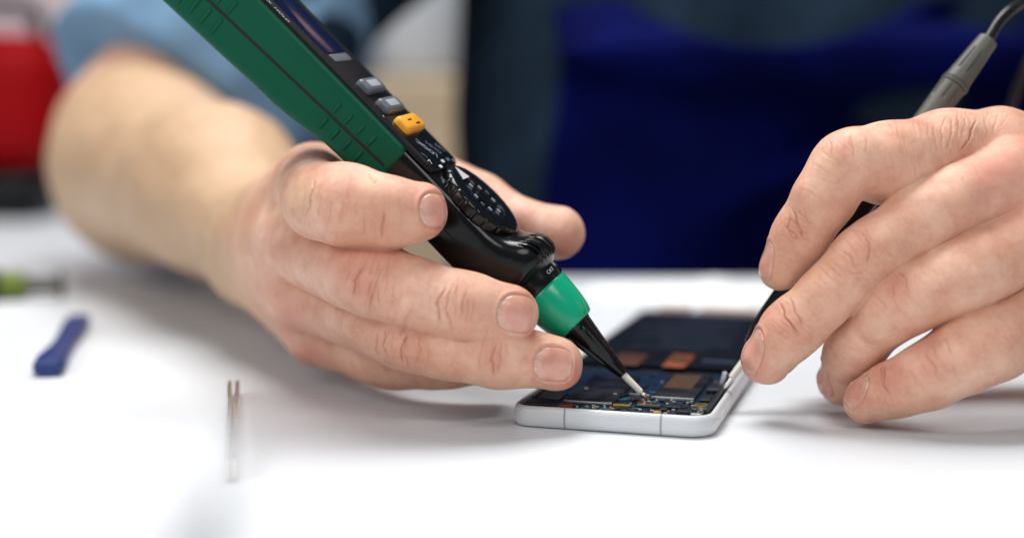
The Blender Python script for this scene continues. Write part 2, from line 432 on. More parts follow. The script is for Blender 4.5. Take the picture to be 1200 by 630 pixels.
# =================================================================== PHONE
yaw=math.atan2(-.282,.959); o=T(0,0,0)
Mph=Matrix.Translation((.0018,.465,0))@Matrix.Rotation(yaw,4,'Z')
phone=empty('opened_phone',Mph,'opened white smartphone lying on the table with its circuit board bare','smartphone')
Mi=Mph.inverted()
def ph(pxx,pyy,z=.62): v=Mi@T(pxx,pyy,z); return v
PWd,PL,PT=.062,.209,.007; XL=-.0028
M_rim=mat('white phone frame',(.60,.615,.63,1),.32,spec=.5,var=(30,.03,.06))
M_line=mat('antenna line',(.28,.29,.31,1),.5)
M_pcb=mat('blue circuit board',(.002,.014,.038,1),.4,spec=.25,var=(700,.8),bump=(1500,.25,.0002))
M_chip=mat('chip black',(.008,.009,.013,1),.4)
M_can=mat('dark shield can',(.035,.036,.042,1),.28,metal=.6,var=(120,.3,.08))
M_brz=mat('copper tape',(.10,.055,.03,1),.4,metal=.4)
M_bat=mat('battery wrap',(.004,.006,.012,1),.8,spec=.05,var=(60,.3))
M_bat2=mat('battery print',(.022,.034,.075,1),.5)
M_flex=mat('orange flex',(.22,.045,.006,1),.45,var=(300,.35))
M_teal=mat('teal resist',(.01,.09,.11,1),.4)
M_flexd=mat('dark orange flex',(.07,.02,.008,1),.4)
M_gold=mat('gold pads',(.75,.48,.12,1),.3,metal=.8)
M_tin=mat('solder tin',(.65,.66,.62,1),.3,metal=.8)
M_pink=mat('pale tape',(.62,.52,.48,1),.55)
def rpts(x0,x1,y0,y1,r,n=10):
    out=[]
    for cx,cy,a0 in ((x1-r,y1-r,0),(x0+r,y1-r,90),(x0+r,y0+r,180),(x1-r,y0+r,270)):
        for i in range(n+1):
            a=math.radians(a0+90*i/n); out.append((cx+r*math.cos(a),cy+r*math.sin(a)))
    return out
def inset(d):
    out=[]
    for cx,cy,r,a0 in ((PWd-.0085,PL-.0085,.0085,0),(XL+.0085,PL-.0085,.0085,90),(XL+.0066,.0066,.0066,180),(PWd-.0085,.0085,.0085,270)):
        for i in range(11):
            a=math.radians(a0+9*i); out.append((cx+(r-d)*math.cos(a),cy+(r-d)*math.sin(a)))
    return out
bm=bmesh.new()
prof=[(.0022,.0002),(.0010,.0004),(.0003,.0012),(0,.0030),(0,.0048),(.0003,.0060),(.0008,.0067),(.0013,.0070),(.0019,.0068),(.0021,.0058),(.0022,.0040)]
loft(bm,[[(x,y,z) for x,y in inset(d)] for d,z in prof],True,True)
frame_o=mk('frame',bm,M_rim,phone,sharp=50)
for x in (.0152,.0458):
    bm=bmesh.new(); pts=[(x,d-.00006,z) for d,z in prof[1:8]]; vs=[[bm.verts.new((p[0]+s*.00028,p[1],p[2]+(.00006 if p[1]>.0005 else 0))) for s in (-1,1)] for p in pts]
    for a,b in zip(vs,vs[1:]): bm.faces.new((a[0],a[1],b[1],b[0]))
    mk('antenna_line',bm,M_line,frame_o,False)
v=ph(857,476,.4); bm=bmesh.new(); box(bm,(PWd-.0001,.0085,.0045),(.0008,.0012,.0012),.0004); mk('screw',bm,M_tin,frame_o)
bm=bmesh.new(); box(bm,(PWd+.0000,.019,.0040),(.0006,.012,.0018),.0003); mk('side_button',bm,M_rim,frame_o)
def cube(name,x,y,z,sx,sy,sz,m,par,bev=.0001,rz=0):
    bm=bmesh.new(); box(bm,(0,0,0),(sx,sy,sz),bev,rot=Matrix.Rotation(rz,3,'Z')); bmesh.ops.translate(bm,verts=bm.verts,vec=(x,y,z+sz/2)); return mk(name,bm,m,par)
def rplate(name,x0,x1,y0,y1,r,z0,z1,m,par,bev=.0001):
    bm=bmesh.new(); f=bm.faces.new([bm.verts.new((x,y,z0)) for x,y in rpts(x0,x1,y0,y1,r,6)])
    rg=bmesh.ops.extrude_face_region(bm,geom=[f]); bmesh.ops.translate(bm,verts=[g for g in rg['geom'] if isinstance(g,bmesh.types.BMVert)],vec=(0,0,z1-z0))
    return mk(name,bm,m,par,sharp=40)
rplate('mid_plate',XL+.0024,PWd-.0024,.0024,PL-.0024,.006,.0045,.0056,M_chip,phone)
board=rplate('circuit_board',XL+.0031,PWd-.0031,.0031,.0690,.0052,.0056,.0063,M_pcb,phone)
ZB=.0063
def cb(name,x,y,sx,sy,sz,m,par=None,bev=.0001,rz=0,z=ZB): return cube(name,x,y,z,sx,sy,sz,m,par or board,bev,rz)
cb('speaker_module',.0065,.0078,.0115,.0080,.0009,M_chip,None,.0003)
cb('speaker_module',.0065,.0190,.0080,.0110,.0008,M_chip,None,.0003)
s1=cb('shield_can',.0200,.0335,.0158,.0440,.0010,M_can,None,.0003)
cube('shield_edge',.0200,.0113,.0064,.0160,.0005,.0009,M_tin,s1,.00012)
cube('shield_edge',.0280,.0335,.0064,.0004,.0440,.0009,M_can,s1,.0001)
s2=cb('shield_can',.0450,.0440,.0140,.0385,.0010,M_can,None,.0003)
cube('shield_edge',.0450,.0244,.0064,.0140,.0006,.0010,M_tin,s2,.00012)
cube('copper_tape',.0440,.0500,.0073,.0095,.0230,.0002,M_brz,s2,0)
cb('metal_bar',.0335,.0275,.0070,.0006,.0008,M_tin,None,.0001,-.1)
cb('metal_bar',.0308,.0330,.0006,.0200,.0008,M_can,None,.0001,-.25)
c_=cb('connector',.0312,.0115,.0050,.0036,.0010,M_chip,None,.0002); cube('connector_rim',.0312,.0098,.0064,.0050,.0004,.0009,M_gold,c_,.00005); cube('connector_rim',.0338,.0115,.0064,.0003,.0036,.0010,M_tin,c_,.00005)
c_=cb('connector',.0395,.0125,.0080,.0030,.0007,M_pcb,None,.0002)
for j in range(9): cube('contact',.0362+j*.00083,.0119,.0070,.0004,.0010,.0002,M_gold,c_,0)
for j in range(9): cube('contact',.0362+j*.00083,.0135,.0070,.0004,.0008,.0002,M_gold,c_,0)
cb('orange_flex',.0142,.0058,.0042,.0040,.0008,M_flex,None,.0002,.1); cb('screw_hole',.0142,.0060,.0014,.0014,.00085,M_chip,None,.0004)
cb('gold_tab',.0440,.0042,.0024,.0014,.0009,M_gold,None,.0002)
cb('chip',.0475,.0140,.0046,.0052,.0009,M_chip,None,.0002,.05); cb('chip',.0520,.0080,.0050,.0045,.0009,M_chip,None,.0002); cb('chip',.0450,.0090,.0024,.0030,.0008,M_chip,None,.0002)
cb('chip',.0555,.0280,.0035,.0080,.0009,M_chip,None,.0002)
cb('camera_module',.0560,.0430,.0048,.0100,.0016,M_chip,None,.0006)
cb('rubber_edge',.0583,.0360,.0014,.0560,.0014,M_chip,None,.0004); cb('rubber_edge',.0012,.0400,.0012,.0520,.0010,M_chip,None,.0004)
cb('tin_clip',.0560,.0045,.0034,.0012,.0009,M_tin,None,.0003)
for x,y in ((.0262,.0240),(.0150,.0300)): cb('solder_dot',x,y,.0012,.0012,.0003,M_tin,s1,.0001,0,.0073)
bm=bmesh.new(); bmesh.ops.create_cone(bm,cap_ends=False,segments=28,radius1=.0022,radius2=.0022,depth=.0007,matrix=Matrix.Translation((.0555,.0175,ZB+.0004))); bmesh.ops.solidify(bm,geom=bm.faces[:],thickness=.0005); mk('coil_ring',bm,M_gold,board)
rnd=random.Random(7); comps=[]; tries=0
while len(comps)<92 and tries<4000:
    tries+=1
    x=rnd.uniform(.0150,.0585); y=rnd.uniform(.0038,.0235) if len(comps)<80 else rnd.uniform(.026,.062)
    if x<.0288 and y>.0100: continue
    if .037<x<.053 and y>.0232: continue
    if abs(x-.0312)<.0035 and abs(y-.0115)<.0028: continue
    if abs(x-.0395)<.0048 and abs(y-.0125)<.0024: continue
    if abs(x-.0475)<.003 and abs(y-.0140)<.0034: continue
    if abs(x-.0520)<.0032 and abs(y-.0080)<.003: continue
    if abs(x-.0142)<.0028 and y<.0085: continue
    if x>.0565 and y<.008: continue
    if any(abs(x-a)<.0012 and abs(y-b_)<.0012 for a,b_ in comps): continue
    comps.append((x,y)); r=rnd.random()
    sx,sy=((.0011,.0006) if rnd.random()<.5 else (.0006,.0012))
    if r<.22: cb('resistor',x,y,sx,sy,.0005,M_chip,None,.00006)
    elif r<.58: cb('capacitor',x,y,sx,sy,.0006,M_tin,None,.00008)
    elif r<.76: cb('pad',x,y,sx*1.2,sy*1.2,.0003,M_gold,None,.00005)
    elif r<.9: cb('chip',x,y,.0019,.0015,.0007,M_chip,None,.0001)
    else: cb('chip',x,y,.0030,.0014,.0005,M_teal,None,.0001)
# battery and the parts behind
bat=rplate('battery',XL+.0032,PWd-.0032,.0760,PL-.0120,.003,.0056,.0072,M_bat,phone)
for i in range(11):
    cube('battery_print',.0300+rnd.uniform(-.006,.006),.112+i*.0075,.0072,.034+rnd.uniform(-.01,.008),.0012,.00005,M_bat2,bat,0)
cube('battery_print',.050,.0900,.0072,.012,.004,.00005,M_bat2,bat,0)
fx=cube('flex_connector',.0362,.0850,.0072,.0082,.0240,.0006,M_flex,bat,.0003)
cube('connector_cap',.0362,.0860,.0078,.0058,.0090,.0004,M_brz,fx,.0001)
cube('flex_connector',.0180,.0840,.0072,.0110,.0220,.0004,M_flexd,bat,.0003)
for x,w in ((.0130,.013),(.0370,.024)): cube('end_tape',x,.2065,.0060,w,.0110,.0030,M_pink,phone,.0006)
# white paper tag beside the probe
bm=bmesh.new(); v0=ph(848,450,.7)
box(bm,(0,0,0),(.0012,.0016,.0052),.0002,rot=Matrix.Rotation(.28,3,'Y')); bmesh.ops.translate(bm,verts=bm.verts,vec=(v0.x-.0004,v0.y+.001,.0085)); mk('paper_tab',bm,mat('paper tab',(.7,.7,.78,1),.6),phone)
# =================================================================== THE PERSON
def cz(a,b):   # (px,py,Z,r_px) pairs -> Cone
    return Cone(P(*a[:3]),P(*b[:3]),a[3]*a[2]/F,b[3]*b[2]/F)
def chain(pts,k=.35): return Union([cz(a,b) for a,b in zip(pts,pts[1:])],k)
def sub(pts,n=5):      # smooth a chain a little at the joints
    q=[np.array(p,float) for p in pts]; out=[q[0]]
    for i in range(1,len(q)-1):
        a,b,c=q[i-1],q[i],q[i+1]; t=.22
        out+= [b+(a-b)*t, (b*2+(a-b)*t*.5+(c-b)*t*.5)/2*1.0, b+(c-b)*t]
    out.append(q[-1]); return [tuple(x) for x in out]
LH=dict(
 index=[(368,212,51.8,43),(373,236,47.8,42),(408,240,46.6,47),(452,249,46.2,42),(491,247,46.4,34.5)],
 middle=[(348,283,52.2,46),(432,325,46.9,45),(490,345,46.3,39.5),(540,359,46.2,38.5),(596,367,46.5,35)],
 ring=[(358,342,52.8,44),(472,388,47.5,44),(530,404,46.9,39),(580,415,46.8,37),(649,425,47.2,33.5)],
 little=[(378,386,54,42),(450,416,50.8,38),(525,422,50,32),(568,424,50.2,27)])
LT=[(430,240,58,50),(500,218,54.6,42),(562,238,53.2,35),(612,262,52,28),(655,273,51.6,31)]
W1=(312,288,60,66)
RH=dict(
 index=[(1170,175,49,48),(1105,175,48.6,44),(1045,192,47.6,47),(990,190,47,37.5),(965,233,47.3,35),(940,272,47.8,31.5),(916,313,48.3,27.5)],
 middle=[(1180,212,47.8,48),(1090,250,47,42),(1014,300,46.6,36),(970,346,47.1,32.5),(927,387,47.6,34),(899,420,48.1,30)],
 ring=[(1205,280,47.5,48),(1125,324,46.6,45),(1054,353,46.6,40.5),(1000,410,48.2,31),(984,446,49.2,27)],
 little=[(1225,370,47.6,48),(1140,412,46.4,45),(1085,440,46.4,37),(1048,457,46.9,31),(1015,470,47.4,27)])
RT=[(1340,340,52,50),(1160,318,53,42),(1030,332,51.9,31),(950,362,51.2,27)]
W2=(1420,310,53,80)
def hand(fs,thumb,wr,kp=1.0,brx=0,brz=.5,kf=.35):
    fg=Union([chain(sub(v)) for v in fs.values()],.05)
    pal=[]
    for n_,v in fs.items(): pal.append(cz(wr,v[0]))
    mids=list(fs.values())
    for a,b in zip(mids,mids[1:]):
        a0_,b0_=a[0],b[0]; pal.append(cz((a0_[0]+brx,a0_[1],a0_[2]+brz,a0_[3]*.78),(b0_[0]+brx,b0_[1],b0_[2]+brz,b0_[3]*.78)))
    th=chain(thumb,.4)
    return Union([Union([fg,Union(pal,kp)],kf),Union([th,cz(wr,thumb[0])],.8)],.4)
left=Union([hand(LH,LT,W1), chain([W1,(256,224,67,95),(174,194,80,108),(190,145,84,106)],2.0)],1.2)
right=Union([hand(RH,RT,W2,.9,25,.6,.3), chain([W2,(1500,200,68,100),(1570,60,80,110)],2.0)],1.2)
# ---- nails:  finger tip centre, radius px, distal direction, dorsal direction, centre offset along, half length, half width (px)
NAILS=[
 ('L',(491,247,46.4),(1,.05,0),(0,-.05,-1),19,17,22),
 ('L',(596,366,46.5),(1,.12,.05),(.05,-.0,-1),9,24,24.5),
 ('L',(649,425,47.2),(1,.06,.05),(.0,.0,-1),-3,24,22),
 ('R',(916,313,48.3),(-.5,.86,.1),(-.86,-.42,-.36),2,22,19),
 ('R',(899,420,48.1),(-.62,.78,.1),(-.78,-.32,-.52),2,25,21),
 ('R',(984,446,49.2),(-.25,.95,.1),(-.90,-.15,-.40),2,22,19),
 ('R',(1015,470,47.4),(-.80,.55,.1),(-.80,-.42,-.52),3,20,18),
]
# ---- creases traced where the skin folds: zoom origin and scale, then polylines, strength
def zl(ox,oy,s,lines): return [([(ox+x/s,oy+y/s) for x,y in l],w) for l,w in lines]
CL=zl(300,140,3.5,[([(240,245),(222,320),(205,400)],.9),([(265,300),(255,400)],.4),([(310,330),(298,430)],.5),([(360,330),(345,430)],.35),([(415,330),(403,410)],.3),([(450,380),(438,480)],.5),([(525,375),(520,430),(513,490)],.9),([(465,232),(488,262),(500,248)],.8),([(150,360),(150,400)],.25),([(250,170),(300,150),(360,175)],.3),([(240,190),(310,170),(380,200)],.25),
 ([(330,260),(325,310)],.2),([(385,270),(375,330)],.2),([(215,420),(225,450)],.3),([(480,300),(470,370)],.2)])
CL+=zl(300,300,3.5,[([(445,40),(405,100),(398,165)],1.2),([(478,95),(470,150),(478,215)],.5),([(512,50),(497,120),(508,205)],.55),([(545,60),(530,160)],.45),([(572,100),(560,200)],.35),([(385,50),(368,110)],.5),([(420,90),(425,180)],.25),
 ([(500,310),(488,370),(505,412)],.6),([(532,295),(520,360),(532,415)],.7),([(622,320),(592,380),(600,440)],1.0),([(560,300),(555,400)],.3),([(600,130),(590,200)],.3)])
CL+=zl(460,200,2.25,[([(142,300),(118,350),(128,405)],1.0),([(158,300),(140,360),(160,425)],.8),([(190,315),(183,385)],.5),([(203,330),(196,400)],.4),([(100,320),(100,370)],.3),([(172,300),(165,400)],.3),
 ([(40,425),(28,480),(45,525)],.5),([(62,425),(74,470),(62,510)],.5),([(272,452),(262,500),(270,545)],.9),([(288,456),(280,535)],.7),([(302,455),(306,490)],.4),([(232,470),(228,520)],.3),([(90,440),(95,510)],.25)])
CR=zl(880,110,3.5,[([(170,470),(185,520),(215,592)],1.0),([(158,500),(148,550),(200,605)],.8),([(215,480),(245,560)],.4),([(325,190),(330,260)],.6),([(408,160),(418,220),(425,270)],.5),([(470,180),(475,240)],.3),([(285,350),(320,365),(360,368)],.3),([(230,370),(270,390)],.2),([(350,170),(355,250)],.2),([(240,400),(290,440)],.2),([(380,160),(390,240)],.25)])
CR+=zl(860,250,3.5,[([(190,365),(212,430),(268,492)],1.2),([(230,345),(252,405),(285,465)],.8),([(178,470),(220,518)],.5),([(245,20),(262,70),(290,105)],.7),([(215,60),(235,100),(280,118)],.5),
 ([(480,65),(545,95),(560,160),(540,215)],.8),([(440,150),(480,185),(498,225)],.7),([(535,60),(572,120)],.5),([(420,210),(480,248),(545,238)],.5),([(350,220),(420,292)],.35),([(370,200),(450,272)],.35),([(390,190),(470,262)],.3),([(330,250),(400,310)],.25),([(590,90),(600,150)],.25)])
CR+=zl(1020,270,3.5,[([(110,160),(148,200),(155,255)],.7),([(90,215),(100,275)],.5),([(130,160),(165,230)],.3),([(220,500),(262,552),(282,592)],.6),([(300,440),(322,470),(335,512)],.6),([(50,560),(42,620)],.7),([(180,170),(190,230)],.2),([(250,470),(290,530)],.3)])
CR+=zl(860,370,3.5,[([(620,200),(615,280),(632,322)],.8),([(410,90),(400,140)],.3),([(400,110),(412,150),(430,180)],.35),([(420,140),(440,175)],.3)])
CR+=zl(1040,110,3.5,[([(362,110),(335,185),(300,235)],1.0),([(270,95),(258,190),(240,230)],.4),([(240,90),(222,150),(225,220)],.35),([(292,100),(290,180)],.3),([(190,115),(200,210)],.25),([(410,75),(402,130)],.3),([(460,75),(430,150)],.3),([(500,80),(460,140)],.2),([(165,120),(175,200)],.18),([(320,95),(310,180)],.3)])
# redness and pale pressure spots: px,py,radius,amount
RED_L=[(340,370,22,.9),(362,415,22,.9),(325,300,25,.4),(455,262,14,.5),(500,225,22,.7),(430,330,30,.5),(545,362,22,.6),(575,420,20,.5),(670,440,22,1.0),(625,385,14,.7),(520,275,16,.5),(475,400,25,.35),(452,300,22,.5),(670,285,20,.7),(650,300,18,.9),(610,250,18,.5),(400,300,26,.4)]
YEL_L=[(352,228,17,1),(434,212,10,.8),(462,255,9,.7),(342,250,14,.5)]
RED_R=[(1185,190,28,.9),(1155,210,22,.6),(1190,250,24,.6),(990,175,14,.4),(1050,340,18,.7),(925,380,22,.5),(1005,285,18,.45),(1045,445,22,.8),(1090,425,26,.6),(930,275,18,.5),(890,430,20,.45),(1060,385,20,.3),(1130,250,30,.3),(985,240,22,.4),(1040,215,22,.3)]
YEL_R=[(970,190,10,1),(905,335,12,.6),(985,465,7,.6),(1005,490,8,.8),(980,400,8,.3)]
def wrinkles(js,seed):
    r=random.Random(seed); out=[]
    for x0,y0,dx,dy,hw,span,n_,w in js:
        l=math.hypot(dx,dy); dx/=l; dy/=l; nx,ny=-dy,dx
        for i in range(n_):
            t=r.uniform(-1,1); c=-t*.09*r.uniform(.2,1.2); t*=span; h=hw*r.uniform(.18,.62); o=r.uniform(-.55,.55)*hw; tl=r.uniform(-.12,.12)
            pts=[]
            for v in (-1,-.5,0,.5,1):
                q_=o+v*h; u=t+c*span*(abs(q_)/hw)**2*-1.2+tl*q_
                pts.append((x0+dx*u+nx*q_,y0+dy*u+ny*q_))
            out.append((pts,w*r.uniform(.35,1.2)))
    return out
CL+=wrinkles([(432,325,1,.33,40,26,16,.34),(540,357,1,.2,34,20,12,.34),(474,390,1,.3,36,24,14,.30),(578,416,1,.15,30,18,10,.30),(373,236,.3,1,36,20,0,.3),(380,236,1,.05,40,30,10,.2),(452,250,1,.05,36,22,12,.22),(450,420,1,.1,30,20,8,.2),
 (485,340,1,.3,40,60,26,.14),(530,402,1,.25,34,60,22,.14),(415,245,1,.05,42,50,22,.13),(385,305,1,.4,40,40,16,.14),(400,370,1,.35,38,50,16,.14),(655,272,1,.1,26,20,8,.12)],3)
CR+=wrinkles([(990,190,-.6,.7,34,24,14,.26),(938,270,-.55,.83,27,18,12,.32),(1012,298,-.72,.69,34,28,18,.34),(927,385,-.68,.73,30,20,12,.34),(1053,352,-.75,.65,36,24,14,.28),(1085,438,-.85,.4,33,22,12,.28),(1040,460,-.9,.4,27,16,8,.26),(998,410,-.4,.9,26,22,10,.24),
 (960,235,-.55,.83,32,40,18,.13),(975,340,-.7,.7,32,45,20,.14),(1080,170,1,-.2,40,60,26,.14),(1140,150,1,-.25,32,28,16,.26),(1090,245,.9,-.5,38,70,26,.13),(1120,320,.85,-.5,42,70,24,.13),(1150,410,.85,-.5,42,60,20,.13)],5)
def proj(V): return 600+F*V[:,0]/V[:,2], 315+F*V[:,1]/V[:,2]
def skin_detail(V,N,side):
    X,Y=proj(V); face=np.clip(-N[:,2]*1.8+.15,0,1); face=face*face*(3-2*face)
    nail=np.zeros(len(V)); red=np.zeros(len(V)); cre=np.zeros(len(V)); yel=np.zeros(len(V)); disp=np.zeros(len(V)); lun=np.zeros(len(V))
    # creases
    cand=np.nonzero((face>.03)&(V[:,2]<55))[0]; Xc=X[cand]; Yc=Y[cand]
    for pts,w in (CL if side=='L' else CR):
        pts=np.array(pts); 
        m=cand[(Xc>pts[:,0].min()-8)&(Xc<pts[:,0].max()+8)&(Yc>pts[:,1].min()-8)&(Yc<pts[:,1].max()+8)]
        if not len(m): continue
        x=X[m];y=Y[m]; d=np.full(len(x),99.); tt=np.zeros(len(x)); nseg=len(pts)-1
        jit=.75*np.sin(y*.31+x*.17)+.35*np.sin(y*.8-x*.3+1)
        for i in range(nseg):
            a,b=pts[i],pts[i+1]; ab=b-a; t=np.clip(((x-a[0])*ab[0]+(y-a[1])*ab[1])/(ab@ab),0,1)
            dd=np.hypot(x+jit-a[0]-t*ab[0],y-a[1]-t*ab[1]); u=dd<d; d=np.where(u,dd,d); tt=np.where(u,(i+t)/nseg,tt)
        tp=np.clip(np.minimum(tt,1-tt)*5+.15,0,1)
        s=w*tp*face[m]
        cre[m]=np.maximum(cre[m],s*np.exp(-(d/.75)**2)); disp[m]-=.036*s*np.exp(-(d/1.05)**2); disp[m]+=.010*s*np.exp(-((d-3.2)/1.7)**2)
        red[m]=np.maximum(red[m],.28*s*np.exp(-(d/3.0)**2))
    for (x0,y0,r,a) in (RED_L if side=='L' else RED_R): red+=a*np.exp(-((X-x0)**2+(Y-y0)**2)/(r*r))
    for (x0,y0,r,a) in (YEL_L if side=='L' else YEL_R): yel+=a*face*np.exp(-((X-x0)**2+(Y-y0)**2)/(r*r))
    # nails
    for s,c,a,n,off,hl,hw in NAILS:
        if s!=side: continue
        c_=P(*c); sc=c[2]/F; a=np.array(a,float);a/=np.linalg.norm(a); n=np.array(n,float); n-=a*(n@a); n/=np.linalg.norm(n); b=np.cross(a,n)
        q=(V-c_)/sc; m=(np.abs(q)<70).all(1)
        qm=q[m]; hl*=.94; hw*=.93; al=qm@a-off; la=qm@b; up=qm@n
        # rounded at the cuticle, squarer at the free edge
        e=np.where(al<0,2.3,3.2); rr_=(np.abs(al/hl)**e+np.abs(la/hw)**e)**(1/e)
        ok=up>0; rd=(1-rr_)*min(hl,hw)          # px inside
        nm=np.clip(rd/1.3+.5,0,1)*ok; nail[m]=np.maximum(nail[m],nm)
        lat=np.clip((-al)/hl*1.4+.9,0,1)
        g=np.exp(-((rd+.2)/1.1)**2)*ok
        disp[m]+=(-.045*g - .010*nm + .030*np.exp(-((rd+3.2)/2.2)**2)*ok*lat)
        # cuticle: pale dry rim at the root
        root=np.clip((-al/hl-.15)*2.5,0,1)
        rag=.6+.4*np.sin(la*1.3+2*np.sin(la*.6)); lun[m]=np.maximum(lun[m],ok*root*(np.exp(-((rd-.2-rag*.8)/(.5+.5*rag))**2)*1.1*rag+.30*np.clip(1-abs(rd-5)/5,0,1)))
        fe=np.clip((al/hl-.80)*9,0,1)*nm; lun[m]=np.maximum(lun[m],fe*.55)
        red[m]+=.35*np.exp(-((rd+3)/3.5)**2)*ok*(1-nm)+.25*nm
        cre[m]=np.maximum(cre[m],.38*g*(1-root*.6)*(1-fe)); lun[m]=np.maximum(lun[m],ok*.55*rag*np.exp(-((rd+1.3)/.55)**2))
    # low frequency irregularity of flesh
    L_=lambda a,b,c,p:np.sin(V@np.array([a,b,c])+p)
    disp+=.016*(L_(2.3,1.1,1.7,.4)+L_(-1.3,2.6,.8,1.9)+L_(1.9,-2.2,1.5,4.)) + .004*(L_(6,3,2,1)+L_(-3,7,2,2)+L_(2,-5,6,3))
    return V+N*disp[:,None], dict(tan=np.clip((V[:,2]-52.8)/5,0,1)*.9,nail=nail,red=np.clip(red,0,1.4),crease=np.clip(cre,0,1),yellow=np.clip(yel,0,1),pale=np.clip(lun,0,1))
HS=.030
def build(f,lo,hi,side,h=HS):
    V,Q,N=nets(f,lo,hi,h,nrm=True); V,at=skin_detail(V,N,side)
    return V,Q,at
def bounds(f_pts): pass
parts=[]
parts.append(build(left,(-18,-7,44.5),(4.5,5.4,58.5),'L'))
parts.append(build(left,(-27,-13,58.45),(-3,6.0,88),'L',.12))
parts.append(build(right,(6.2,-6.5,44),(28,6.5,57),'R'))
# upper arms, shoulders and neck (coarse, under the clothes) and the far forearm
S1=P(540,-250,100); S2=P(1225,-250,100); NK=P(885,-420,102)
E1=P(168,170,82); E2=P(1570,60,80)
tors=[Cone(E1,S1,4.9,5.8),Cone(E2,S2,4.9,5.8),Cone(S1,NK+[-3,6,0],6.5,8),Cone(S2,NK+[3,6,0],6.5,8),Cone(NK+[0,12,0],NK+[0,-4,0],6.5,6),
      Cone(NK+[-7,14,0],P(770,330,103),11,12),Cone(NK+[7,14,0],P(1010,330,103),11,12)]
rest=Union(tors,4.0)
arm2=Union([cz((1480,230,65,96),(1500,200,68,100)),Cone(P(1500,200,68),E2,3.9,4.9)],2)
V,Q=nets(Union([rest,arm2],3.),(-28,-60,60),(60,14,120),.55); z=np.zeros(len(V)); parts.append((V,Q,dict(tan=z,nail=z,red=z,crease=z,yellow=z,pale=z)))
Vs=[];Qs=[];n0=0; at={k_:[] for k_ in ('tan','nail','red','crease','yellow','pale')}
for V,Q,a in parts:
    Vs.append(V);Qs.append(Q+n0);n0+=len(V)
    for k_ in at: at[k_].append(a[k_])
V=np.concatenate(Vs);Q=np.concatenate(Qs); print('body verts',len(V))
proot=PW(885,420,100)
person=empty('person',Matrix.Translation(proot),'person in a dark blue apron and denim shirt, both bare hands over the opened phone','person')
me=np_mesh('body',W(V)-np.array(proot),Q,{k_:np.concatenate(v) for k_,v in at.items()})
